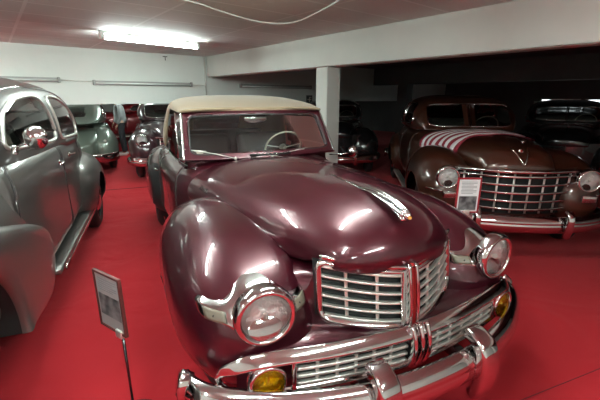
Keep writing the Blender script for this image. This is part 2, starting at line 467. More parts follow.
c = part('conduit', tube([rw(-3.06, -.012, 1.99), rw(-2.54, -.012, 1.975)], .009), M['chrome_soft'])
tag(c, 'thin grey conduit on the back wall joining the two unlit battens', 'conduit')
c = part('conduit', tube([rw(-.42, -.012, 1.95), rw(-.05, -.012, 1.95)], .009), M['chrome_soft'])
tag(c, 'thin grey conduit from the long unlit batten to the right corner', 'conduit')
c = part('conduit', tube([rw(-.06, -.015, 2.6), rw(-.06, -.015, 1.56)], .014), M['chrome_soft'])
tag(c, 'thin vertical conduit down the back wall at the end of the beam', 'conduit')
# hook near the ceiling
c = part('ceiling_hook', join(tube([rw(-1.05, -.02, 2.54), rw(-.95, -.02, 2.54)], .008), tube([rw(-1.0, -.02, 2.54), rw(-1.0, -.02, 2.46)], .008)), M['rubber'])
tag(c, 'small dark hook high on the white wall right of the lit batten', 'hook')
# small notice beside the post
q = rw(3.27, -.004, 1.60)
n = thing('wall_notice', 'small square dark notice with a pale mark behind the tan top', 'notice', q, RA)
part('panel', box(0, -.006, 0, .24, .012, .24, .004, 1), mat('notice_dark', (.05, .06, .06), .5), n, False)
part('mark', join(box(0, -.014, 0, .15, .004, .022), box(0, -.014, 0, .022, .004, .15), box(.05, -.014, .06, .05, .004, .02)), M['ivory'], n, False)
# sagging white cable
c = part('ceiling_cable', tube(smoothline([(-1.9, 3.4, 2.58), (-1.42, 3.55, 2.57), (-1.01, 3.76, 2.53), (-.80, 3.92, 2.49), (-.55, 4.25, 2.47), (-.33, 4.43, 2.465), (-.16, 4.47, 2.47), (0, 4.36, 2.48), (.22, 3.95, 2.5), (.42, 3.5, 2.53), (.6, 3.0, 2.58)], 60), .007), MH)
tag(c, 'white cable sagging in a loop under the ceiling', 'cable')

# ---------------- notices on stands
def stand(name, label, lt, rt, h, base, frame_m, m_paper, m_photo, photo_rel):
    lt = Vector(lt); rt = Vector(rt); z = (lt.z + rt.z) / 2; d = (rt - lt); d.z = 0; W = d.length; ang = math.atan2(d.y, d.x)
    c = (lt + rt) / 2
    t = thing(name, label, 'sign', (c.x, c.y, 0), ang)
    zc = z - h / 2
    part('board', box(0, 0, zc, W, .010, h, .002, 1), frame_m, t, False)
    fr = [box(0, -.006, zc + s * (h / 2 - .006), W, .014, .013, .002, 1) for s in (-1, 1)] + [box(s * (W / 2 - .006), -.006, zc, .013, .014, h, .002, 1) for s in (-1, 1)]
    part('frame', join(*fr), frame_m, t, False)
    pp = part('paper', box(0, -.0065, zc, W - .026, .002, h - .026), m_paper, t, False)
    a, b = photo_rel
    part('photo_print', box(0, -.0085, zc - h / 2 + h * (a + b) / 2, W - .05, .001, h * (b - a)), m_photo, pp, False)
    lines = [box((-.012 if k % 3 == 2 else 0), -.0085, zc + h / 2 - .035 - .012 * k, (W - .07) * (.75 if k % 3 == 2 else 1), .001, .004) for k in range(int(h * (1 - b) / .0135) - 2)]
    part('text_lines', join(*lines), mat(name + '_ink', (.25, .25, .26), .7), pp, False)
    pole = part('pole', tube([(base, .004, .0), (base, .004, zc - h / 2 + .02)], .007, n=10), M['black'], t)
    part('clip', box(base, -.004, zc - h / 2 + .004, .05, .03, .045, .006, 2), M['chrome_soft'], t)
    part('foot', lathe([(.001, .0), (.13, .0), (.13, .008), (.02, .018), (.01, .04)], (base, .004, 0), (0, 0, 1), 32), M['black'], t)
    return t
MPH = mat('photo_print_dark', (.03, .03, .035), .35, noise=(14, (.22, .22, .22), .12))
stand('notice_stand', 'framed notice on a thin black pole on the carpet, left of the maroon convertible',
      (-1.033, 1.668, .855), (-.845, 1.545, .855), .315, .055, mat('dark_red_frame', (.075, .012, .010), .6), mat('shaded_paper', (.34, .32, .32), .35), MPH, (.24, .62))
stand('notice_stand', 'red-framed white notice on a stand before the grille of the brown sedan',
      (1.299, 2.936, 1.04), (1.496, 2.936, 1.04), .30, 0, mat('red_frame', (.30, .012, .02), .4), mat('white_paper', (.80, .80, .80), .6), MPH, (.08, .48))
# ------------------------------------------------------------------ car pieces
def hull(W, T, zm, zs, nu_, n_up=4.5, n_lo=4., xs=None, nv=64):
    """closed body tub; W,T tables over x"""
    g = []
    for x in xs:
        w = interp(W, x); t = interp(T, x); zb = interp(zs, x); row = []
        for j in range(nv):
            a = 2 * PI * j / nv; c, s = math.cos(a), math.sin(a)
            n = n_up if s > 0 else n_lo
            y = w * sg(c) * abs(c) ** (2 / n); z = zm + sg(s) * abs(s) ** (2 / n) * ((t - zm) if s > 0 else (zm - zb))
            row.append((x, y, z))
        g.append(row)
    return Surf(g, True)

def stations(a, b, n): return [a + (b - a) * i / (n - 1) for i in range(n)]

def smtab(tab, n=60):
    P = smoothline([(t[0], t[1], 0) for t in tab], n); P = sorted((p[0], p[1]) for p in P); return P

def yaw_rot(deg): return R(deg - 90)

def closed_line_on(S, poly, side, off, n=60):
    """outline in x,z thrown sideways onto a surface"""
    P = smoothline([(p[0], 0, p[1]) for p in poly], n, True)
    return [S.hit((p[0], side * .9, p[2]), (0, -side, 0), off) for p in P]

def roundpoly(P, r=.25, k=3):
    """cut the corners of a polygon"""
    for _ in range(k):
        o = []
        for i in range(len(P)):
            a = P[i]; b = P[(i + 1) % len(P)]
            o.append((a[0] + (b[0] - a[0]) * r, a[1] + (b[1] - a[1]) * r)); o.append((b[0] - (b[0] - a[0]) * r, b[1] - (b[1] - a[1]) * r))
        P = o; r = .25
    return P

def polyline_on(S, poly, side, off):
    P = []
    n = len(poly)
    for i in range(n):
        a, b = poly[i], poly[(i + 1) % n]; d = math.hypot(b[0] - a[0], b[1] - a[1]); k = max(1, int(d / .04))
        for q in range(k): P.append((a[0] + (b[0] - a[0]) * q / k, a[1] + (b[1] - a[1]) * q / k))
    return [S.hit((p[0], side * .9, p[1]), (0, -side, 0), off) for p in P]

# ------------------------------------------------------------------ the maroon convertible
LO = thing('convertible_car', 'maroon 1940s convertible with a tan canvas top and chrome grille, largest car, in the centre', 'car', (.216, 2.215, 0), yaw_rot(25.2))
PM = M['maroon']
# hood
HC_ = [(-1.20, 1.165), (-.95, 1.185), (-.5, 1.205), (0, 1.205), (.3, 1.19), (.5, 1.155), (.62, 1.10), (.69, 1.03), (.715, .96), (.70, .895)]
HE_ = [(-1.30, .74, .88), (-.95, .71, .86), (-.5, .655, .85), (-.05, .585, .85), (.2, .51, .87), (.36, .44, .89), (.44, .405, .905), (.48, .385, .92), (.50, .375, .925), (.51, .37, .93)]
HS = Surf(crown(HC_, HE_, 90, 70, .84, .84))
hood = part('hood', HS.rest(), PM, LO); thicken(hood, .012)
# crease strip on the ridge and the ornament
part('hood_strip', tube([HS.hit((x, 0, 1.3), (0, 0, -1), .002) for x in np.linspace(-.06, .30, 14)], .0055, n=6), M['chrome'], LO)
orn = part('hood_ornament', join(*[sweep(smoothline([(.27, y0, 1.197), (.42, y1, 1.197 + .5 * h), (.56, y1 * .8, 1.165 + h), (.655, y1 * .55, 1.135 + h)], 20), circ(.008, 8), scale=list(np.linspace(.35, 1.25, 20))) for y0, y1, h in ((-.012, -.030, .012), (-.004, -.011, .030), (.004, .011, .030), (.012, .030, .012))],
      sweep(smoothline([(.26, 0, 1.197), (.42, 0, 1.195), (.56, 0, 1.172), (.66, 0, 1.125)], 16), circ(.030, 12, .014), scale=list(np.linspace(.3, 1, 16)))), M['chrome'], LO)
part('ornament_tip', lathe([(.001, .03), (.014, .024), (.022, .008), (.020, -.02), (.012, -.04)], (.655, 0, 1.15), (1, 0, -.25), 18), M['chrome'], orn)
part('ornament_jewel', lathe([(.001, .036), (.009, .03), (.010, .02)], (.658, 0, 1.148), (1, 0, -.25), 12), M['amber'], orn)
# front fenders
FEN = {}
for s in (-1, 1):
    S = octoid((-.15, .655, .60), (.80, 1.08, .395, .36, .415, .40), 2.5, 2.25, 56, 96, side=s)
    FEN[s] = S
    f = part('front_fender', fender_mesh(S, .26, (-.12, .31, .365), s, .78), PM, LO); thicken(f, .012)
    # headlamp with chrome surround and parking lights
    cy, cz = .70, .795
    # a>0 points outboard
    g = []
    A0, A1 = -.240, .245
    for a in np.linspace(A0, A1, 54):
        h = .032 + .086 * math.exp(-(abs(a) / .110) ** 3.0); row = []
        e = min(1., max(0, a - A0) / .02, max(0, A1 - a) / .02) ** .5
        for t in np.linspace(-1, 1, 17):
            p = FEN[s].hit((1.5, s * (cy + a), cz - .010 + h * t * max(e, .3)), (-1, 0, 0), 0)
            b = .032 * (1 - t ** 4) ** .5 * e
            row.append((p[0] + b * .92 - .001, p[1] + s * b * .3, p[2]))
        g.append(row)
    SS = Surf(g); sur = part('headlight_surround', SS.rest(), M['chrome'], LO)
    for a0, a1 in ((-.222, -.150), (.150, .222)):
        gp = [[(lambda p: (p[0] + .004, p[1], p[2]))(SS.hit((1.5, s * (cy + a), cz - .012 + z), (-1, 0, 0), 0)) for z in np.linspace(-.020, .020, 5)] for a in np.linspace(a0, a1, 8)]
        pl = part('parking_light', Surf(gp).rest(), M['lens_p'], LO); thicken(pl, .006, 1)
        mid = gp[4][2]
        part('bulb_mark', lathe([(.001, .008), (.006, .007), (.007, .003)], mid, (1, 0, 0), 12), M['dark'], pl)
    headlight(LO, (.648, s * cy, cz), (1, s * .08, -.02), .108, bez=.026)
    # chrome bead along the crease between fender and apron
# body tub
WT = smtab([(.5, .30), (0, .44), (-.5, .54), (-.9, .66), (-1.25, .76), (-1.6, .82), (-2.1, .85), (-2.7, .855), (-3.3, .82), (-3.9, .72), (-4.3, .56), (-4.5, .36), (-4.58, .08)])
TT = smtab([(.5, .80), (0, .85), (-.9, .98), (-1.2, 1.14), (-1.5, 1.155), (-2.4, 1.15), (-3.2, 1.14), (-3.7, 1.06), (-4.1, .95), (-4.4, .82), (-4.58, .66)])
HUL = hull(WT, TT, .62, [(-4.6, .40), (-3.9, .30), (.5, .30)], 0, xs=stations(.5, -4.58, 150), nv=96)
HUL.take(lambda c, n: -3.15 < c[0] < -1.36 and c[2] > 1.06 and abs(c[1]) < .70)
dpoly = roundpoly([(-1.46, .36), (-1.46, 1.13), (-2.44, 1.13), (-2.44, .55), (-2.30, .36)], .06, 2)
for s in (-1, 1):
    d = part('door', HUL.take(lambda c, n: inpoly(c[0], c[2], dpoly) and c[1] * s > .3), PM, LO); thicken(d, .02)
    part('door_seam', tube(polyline_on(HUL, dpoly, s, .0), .0045, True, 6), M['gasket'], d)
    part('door_handle', sweep(smoothline([(-2.18, s * .872, .93), (-2.20, s * .90, .935), (-2.30, s * .90, .93), (-2.36, s * .885, .92)], 14), circ(.010, 8)), M['chrome'], d)
    part('belt_moulding', tube([HUL.hit((x, s * .9, 1.085), (0, -s, 0), .004) for x in np.linspace(-1.25, -3.4, 50)], .006, n=6), M['chrome'], LO)
b = part('body', HUL.rest(), PM, LO); thicken(b, .012)
part('cabin_floor', box(-2.2, 0, .40, 1.9, 1.45, .04), M['dark'], LO, False)
# lettering on the hood side
tv = text_mesh('Lincoln', .062, .003, .35)
for s in (-1, 1):
    P = Vector(HS.hit((-.83, s * 1.2, 1.005), (0, -s, 0), .004)); P2 = Vector(HS.hit((-.73, s * 1.2, 1.005), (0, -s, 0), .004)); P3 = Vector(HS.hit((-.83, s * 1.2, .96), (0, -s, 0), .004))
    ex = (P2 - P).normalized() * (1 if s < 0 else -1); ez = (P - P3).normalized(); nn = ex.cross(ez); ez = nn.cross(ex)
    mt = Matrix((( ex.x, ez.x, nn.x, P.x), (ex.y, ez.y, nn.y, P.y), (ex.z, ez.z, nn.z, P.z), (0, 0, 0, 1)))
    part('name_script', xform(tv, mt), M['chrome'], LO, False)

# nose panel behind the grilles
def GX(y, z): y = abs(y); return .705 + (.9 - z) * .12 - (.165 * (y / .42) ** 1.7 if y < .42 else .165 + (y - .42) * .35)
def LX(y, z=0): return .785 - .150 * (abs(y) / .88) ** 2 - .04 * max(0, (abs(y) - .7) / .2) ** 2
g = []
for y in np.linspace(-.66, .66, 60):
    row = []
    zt = max(.68, .93 - 2.2 * max(0, abs(y) - .37))
    for z in np.linspace(zt, .60, 14): row.append((GX(y, z) - .035, y, z + .05 * min(1, abs(y) / .42) * (z - .6) / .33))
    row.append((LX(y) - .045, y, .625)); row.append((LX(y) - .01, y, .612))
    g.append(row)
NP = part('nose_panel', Surf(g).rest(), PM, LO)
g = [[(LX(y) - .012 - (.62 - z) * .05, y, z) for z in np.linspace(.63, .43, 6)] + [(LX(y) - .06, y, .36), (LX(y) - .12, y, .27)] for y in np.linspace(-.83, .83, 60)]
part('front_apron', Surf(g).rest(), PM, LO)

g = []
for y in np.linspace(.30, .70, 16):
    fx = GX(y, .80) - .036
    g.append([(p[0], y, p[1] - .10 * max(0, y - .45)) for p in smoothline([(-.6, .80, 0), (-.2, .835, 0), (.15, .86, 0), (fx - .20, .875, 0), (fx - .09, .868, 0), (fx - .03, .84, 0), (fx - .003, .79, 0), (fx, .70, 0), (fx + .005, .62, 0)], 40)])
for s in (-1, 1): part('catwalk_panel', Surf([[(p[0], p[1] * s, p[2]) for p in r] for r in g]).rest(), PM, LO)
# upper grille
def gz(y, k):   # k 0 bottom..1 top
    a = abs(y) / .42
    return (.615 + .055 * a ** 1.3) * (1 - k) + (.885 + .070 * a ** 1.2) * k
for s in (-1, 1):
    Y0, Y1 = .030, .405
    gr = part('grille_backing', Surf([[(GX(s * y, gz(y, k)) - .028, s * y, gz(y, k)) for k in np.linspace(0, 1, 8)] for y in np.linspace(.0, Y1 + .01, 18)]).rest(), M['dark'], LO)
    for i in range(6):
        k = .085 + i * .166
        part('grille_bar', sweep([(GX(y, gz(y, k)) - .006, s * y, gz(y, k)) for y in np.linspace(Y0, Y1 - .012, 24)], rrect(.024, .0125, .005, 3)), M['chrome_soft'], gr)
    for y in (.155, .29):
        part('grille_post', sweep([(GX(y, gz(y, k)) - .012, s * y, gz(y, k)) for k in np.linspace(.02, .98, 10)], rrect(.010, .016, .003, 2), up=(0, 1, 0)), M['chrome_soft'], gr)
    # chrome frame round the half grille
    out = []
    for y in np.linspace(Y0, Y1 - .05, 14): out.append((y, 0))
    for a in np.linspace(-90, 0, 7)[1:]: out.append((Y1 - .05 + .05 * math.cos(R(a)), .16 + .16 * math.sin(R(a))))
    for a in np.linspace(0, 90, 7): out.append((Y1 - .05 + .05 * math.cos(R(a)), .86 + .14 * math.sin(R(a))))
    for y in np.linspace(Y1 - .05, Y0, 14)[1:]: out.append((y, 1))
    pth = [(GX(y, gz(y, k)), s * y, gz(y, k)) for y, k in out]
    n = len(pth); sc = [1.0] * n
    part('grille_frame', sweep(pth, rrect(.032, .026, .010, 3), up=(1, 0, .8), closed=True), M['chrome'], gr)
    part('hood_lip', sweep([(GX(y, gz(y, 1)) + .006, s * y, gz(y, 1) + .022) for y in np.linspace(0, .40, 24)], rrect(.02, .022, .007, 3)), M['chrome'], LO)
    part('centre_bar', sweep([(GX(0, z) + .018 + .012 * math.sin(PI * (.93 - z) / .33), s * .021, z) for z in np.linspace(.93, .60, 16)], rrect(.018, .035, .006, 3), up=(1, 0, 0)), M['chrome'], LO)
part('centre_channel', sweep([(GX(0, z) + .008, 0, z) for z in np.linspace(.925, .60, 10)], rrect(.03, .02, .004, 2), up=(1, 0, 0)), M['red_plastic'], LO)

# lower grille
def lz(y, k):
    a = abs(y)
    top = .618 + .012 * min(1, a / .6) - .05 * max(0, (a - .62) / .3) ** 2; bot = .455 + .018 * min(1, a / .6)
    return bot + (top - bot) * k
lg = part('lower_grille', Surf([[(LX(y) - .006, y, lz(y, k)) for k in np.linspace(0, 1, 6)] for y in np.linspace(-.60, .60, 50)]).rest(), M['dark'], LO)
for s in (-1, 1):
    for i in range(4):
        k = .10 + i * .235
        part('grille_bar', sweep([(LX(y) + .010, s * y, lz(y, k)) for y in np.linspace(.055, .595, 40)], rrect(.022, .017, .006, 3)), M['chrome_soft'], lg)
    for y in (.145, .235, .325, .415, .505):
        part('grille_post', sweep([(LX(y) + .008, s * y, lz(y, k)) for k in np.linspace(0, 1, 5)], rrect(.011, .016, .003, 2), up=(0, 1, 0)), M['chrome_soft'], lg)
    # chrome outline of the lower grille, teardrop round the fog lamp
    top = [(y, lz(y, 1)) for y in np.linspace(0, .78, 34)]
    end = [(.84, .588), (.885, .562), (.905, .525), (.895, .488), (.86, .462), (.80, .452)]
    bot = [(y, lz(min(y, .6), 0) - .012) for y in np.linspace(.74, 0, 30)]
    pth = [(LX(y) + .012, s * y, z) for y, z in top + end + bot]
    sc = [(1, 1)] * len(top) + [(.9, .8), (.7, .6), (.5, .45), (.4, .4), (.4, .4), (.4, .4)] + [(.42, .42)] * len(bot)
    part('grille_surround', sweep(pth, rrect(.066, .030, .012, 3), up=(1, 0, .75), scale=sc), M['chrome'], LO)
    # divider next to the fog lamp
    part('fog_lamp_bezel', sweep([(LX(.6) + .014, s * (.612 + .0 * k), lz(.6, k)) for k in np.linspace(0, 1, 6)], rrect(.028, .022, .006, 2), up=(0, 1, 0)), M['chrome'], LO)
    headlight(LO, (LX(.72) + .022, s * .72, .525), (1, s * .12, 0), .068, 'lens_y', 'reflector_y', 'fog_lamp', .016, .022)
for y in (-.042, 0, .042):
    part('centre_loop', sweep([(LX(0) + .018 + .03 * math.sin(PI * t), y, .655 - .215 * t) for t in np.linspace(0, 1, 16)], rrect(.024, .036, .010, 3), up=(1, 0, 0)), M['chrome'], LO)

# bumper
bp_ = smoothline([(.47, -1.03, .425), (.52, -1.015, .425), (.62, -.95, .43), (.73, -.79, .43), (.82, -.60, .43), (.90, -.30, .425), (.92, 0, .425), (.90, .30, .425), (.82, .60, .43), (.73, .79, .43), (.62, .95, .43), (.52, 1.03, .43), (.46, 1.045, .43)], 90)
BSEC = [(-.030, -.080), (-.030, .070), (-.022, .086), (-.006, .088), (.012, .078), (.030, .055), (.040, .030), (.043, .018), (.038, .012), (.042, .004), (.046, -.02), (.040, -.05), (.026, -.075), (.005, -.090), (-.015, -.090)]
# outer face must look forward: path runs right to left so +a (tangent x up) points ahead
bum = part('front_bumper', sweep(bp_, BSEC), M['chrome'], LO)
for s in (-1, 1):
    gpath = smoothline([(.925, s * .29, .255), (.955, s * .29, .30), (.972, s * .29, .40), (.970, s * .29, .48), (.95, s * .29, .535), (.90, s * .29, .565), (.86, s * .29, .57)], 26)
    part('bumper_guard', sweep(gpath, rrect(.108, .06, .018, 4), up=(1, 0, .01), scale=[(.75 + .25 * min(1, i / 6), 1) if i < 20 else (1 - .02 * (i - 20), 1) for i in range(26)]), M['chrome'], bum)
    part('bumper_bracket', box(.75, s * .29, .40, .30, .05, .07, .01, 2), M['black'], bum)
    part('bumper_tip', sweep(smoothline([(.50, s * 1.035, .35), (.525, s * 1.04, .42), (.52, s * 1.035, .49), (.49, s * 1.02, .515)], 12), rrect(.065, .05, .014, 3), up=(1, 0, 0)), M['chrome'], bum)

# windscreen
def ws(a, b, o=0.):
    return (-1.155 - .11 * a * a - .27 * b + o, a * (.725 - .045 * b), 1.155 + .40 * b + .015 * (1 - a * a) * b)
def ws_in(a, b): return abs(a) < .93 and .10 < b < .885
NB = 60
WS = Surf([[ws(-1 + 2 * i / 120, k / NB) for k in range(NB + 1)] for i in range(121)])
def wsab(c):
    b = (c[2] - 1.155) / .41; a = c[1] / (.725 - .045 * b); return a, b
def rr_in(a, b):
    a = abs(a); x = a / .925; yb = (b - .5) / .39
    return x ** 14 + abs(yb) ** 10 < 1
wg = part('windscreen', WS.take(lambda c, n: rr_in(*wsab(c))), M['glass'], LO)
wf = part('windscreen_frame', WS.rest(), PM, LO); thicken(wf, .035, 0)
ring = []
for i in range(120):
    t = 2 * PI * i / 120; c, s_ = math.cos(t), math.sin(t)
    a = .925 * sg(c) * abs(c) ** (2 / 14); b = .5 + .39 * sg(s_) * abs(s_) ** (2 / 10); ring.append(ws(a, b, .018))
part('windscreen_gasket', tube(ring, .007, True, 6), M['gasket'], wf)
for s in (-1, 1):
    part('pillar_trim', tube([ws(s * 1.0, b, .01) for b in np.linspace(.0, 1, 14)], .014, n=8), M['chrome'], wf)
# wipers, sticker, cowl vent
for y0, y1, z1 in ((-.30, -.62, .20), (.02, .36, .125)):
    base = ws(y0 / .70, .03, .03); tip = ws(y1 / .70, z1, .022)
    part('wiper', join(tube([base, tuple((Vector(base) + Vector(tip)) / 2 + Vector((.012, 0, .01))), tip], .004, n=6), lathe([(.012, -.01), (.014, .008), (.001, .018)], base, (.3, 0, 1), 12), tube([ws(y0 / .7 * .3 + y1 / .7 * .7, z1 * .9, .017), ws(y1 / .7 * 1.12, z1 * 1.15, .017)], .005, n=6)), M['chrome_soft'], LO)
st = part('licence_sticker', Surf([[ws(a, b, .004) for b in (.14, .19)] for a in (-.86, -.82, -.78)]).rest(), M['ivory'], LO)
cv = sweep(smoothline([(-1.165, -.17, 1.185), (-1.10, -.10, 1.192), (-1.075, 0, 1.196), (-1.10, .12, 1.192), (-1.165, .20, 1.185)], 24), rrect(.035, .016, .006, 2))
cvo = part('cowl_vent', cv, M['dark'], LO)
part('vent_bar', join(*[box(-1.075 - .9 * (y - .01) ** 2, y, 1.203, .03, .018, .006, .002, 1) for y in np.linspace(-.13, .17, 8)]), M['chrome'], cvo)
# soft top
TC = [(-1.405, 1.585), (-1.70, 1.650), (-2.1, 1.690), (-2.5, 1.69), (-2.85, 1.63), (-3.1, 1.49), (-3.25, 1.30), (-3.33, 1.14)]
TE = [(-1.53, .705, 1.545), (-1.75, .715, 1.555), (-2.1, .705, 1.555), (-2.36, .70, 1.52), (-2.46, .715, 1.40), (-2.53, .74, 1.25), (-2.6, .75, 1.13), (-2.9, .70, 1.12)]
TS = Surf(crown(TC, TE, 90, 70, .62, .62))
bk = lambda c, n: c[0] < -2.9 and 1.24 < c[2] < 1.46 and abs(c[1]) < .32
rg = part('rear_window', TS.take(bk), M['glass_d'], LO)
tp = part('soft_top', TS.rest(), M['tan'], LO); thicken(tp, .02)
part('top_hem', sweep([ws(a, 1.0, .004 + .012) for a in np.linspace(-.99, .99, 40)], rrect(.03, .030, .010, 3)), M['tan'], tp)
for x in (-1.9, -2.4): part('top_bow', tube([TS.hit((x, y, 1), (0, 0, 1), .03) if False else tuple(Vector(TS.tree.ray_cast(Vector((x, y, 1.0)), Vector((0, 0, 1)))[0] or (x, y, 1.55)) - Vector((0, 0, .035))) for y in np.linspace(-.68, .68, 20)], .012, n=6), M['tan_in'], tp)
# side glass
for s in (-1, 1):
    fr = tube([(-1.46, s * .735, 1.155), (-1.60, s * .728, 1.34), (-1.615, s * .722, 1.535)], .010, n=8)
    vg = part('vent_window', ([(-1.30, s * .725, 1.16), (-1.50, s * .737, 1.15), (-1.615, s * .722, 1.53), (-1.53, s * .69, 1.53)], [(0, 1, 2, 3)]), M['glass_d'], LO)
    part('vent_window_frame', join(tube([(-1.50, s * .737, 1.15), (-1.615, s * .722, 1.54)], .009, n=8), tube([(-1.50, s * .737, 1.15), (-1.30, s * .73, 1.16)], .008, n=6)), M['chrome'], vg)
    part('quarter_glass', ([(-1.52, s * .737, 1.15), (-2.45, s * .74, 1.14), (-2.44, s * .71, 1.40), (-2.34, s * .695, 1.50), (-1.62, s * .722, 1.535)], [(0, 1, 2, 3, 4)]), M['glass_d'], LO)
# inside
part('dashboard', join(sweep([(-1.42, y, 1.10) for y in np.linspace(-.68, .68, 12)], rrect(.16, .16, .05, 4))), PM, LO)
sw = part('steering_wheel', lathe([(.200, -.010), (.210, 0), (.200, .010), (.190, 0)], (-1.70, .36, 1.16), (-.85, 0, .5), 40, True), M['ivory'], LO)
part('wheel_spoke', join(*[tube([(-1.70 + .02, .36, 1.16), tuple(Vector((-1.70, .36, 1.16)) + Vector((0, 1, 0)) * .2 * math.cos(a) + Vector((.5, 0, .85)) * .2 * math.sin(a))], .006, n=6) for a in (.2, PI - .2, -PI / 2)], tube([(-1.69, .36, 1.15), (-1.2, .36, .88)], .02, n=10), lathe([(.001, .03), (.035, .02), (.04, -.01)], (-1.70, .36, 1.16), (-.85, 0, .5), 16)), M['chrome_soft'], sw)
seat(LO, -2.25, .36, .62, .72, M['leather'], .58); seat(LO, -2.25, -.36, .62, .72, M['leather'], .58)
seat(LO, -2.95, 0, 1.2, .74, M['leather'], .55)
mr = part('rear_view_mirror', lathe([(.001, -.008), (.5, -.006), (.55, 0), (.5, .006)], (0, 0, 0), (-1, 0, 0), 28), M['chrome'], LO)
mr.scale = (1, .21, .085); mr.location = (-1.46, -.02, 1.485); mr.rotation_euler = (0, 0, R(-6))
part('mirror_stalk', tube([(-1.455, -.02, 1.49), (-1.43, -.02, 1.555)], .006, n=6), M['chrome'], LO)
sm = part('side_mirror', lathe([(.001, .010), (.045, .010), (.056, .004), (.060, -.005), (.045, -.03), (.015, -.042), (.001, -.044)], (-1.33, 1.00, 1.125), (-.85, .1, .1), 28), M['chrome'], LO)
part('mirror_arm', tube([(-1.40, .76, 1.10), (-1.36, .90, 1.10), (-1.31, .98, 1.12)], .007, n=6), M['chrome'], sm)
# rear fenders, wheels, tail
for s in (-1, 1):
    S = octoid((-3.15, .64, .58), (.80, 1.0, .33, .30, .48, .36), 2.5, 2.4, 44, 80, side=s)
    S2 = fender_mesh(S, .27, None, s, .7)
    f = part('rear_fender', S2, PM, LO); thicken(f, .01)
    gg = [[(p[0] + .006, p[1] + s * .006, p[2]) for p in [S.hit((-2.1, s * (.74 + .19 * t), z), (-1, 0, 0), 0) for t in np.linspace(0, 1, 8)]] for z in np.linspace(.36, .92, 16)]
    part('gravel_guard', Surf(gg).rest(), M['rubber'], f)
    wheel(LO, -.10, .80, s, .36); wheel(LO, -3.175, .80, s, .37)
    part('tail_light', lathe([(.035, 0), (.03, .015), (.001, .022)], (-4.15, s * .70, .72), (-1, s * .2, 0), 16), M['red_plastic'], LO)
    part('sill', sweep([(x, s * .835, .295) for x in np.linspace(-1.0, -2.5, 10)], rrect(.03, .05, .01, 2)), M['chrome'], LO)
rb = smoothline([(-4.4, -.86, .42), (-4.6, -.72, .42), (-4.75, -.35, .42), (-4.78, 0, .42), (-4.75, .35, .42), (-4.6, .72, .42), (-4.4, .86, .42)], 50)
part('rear_bumper', sweep(rb, BSEC), M['chrome'], LO)
for s in (-1, 1): part('bumper_bracket', box(-4.55, s * .4, .42, .4, .05, .06, .01, 1), M['black'], LO)
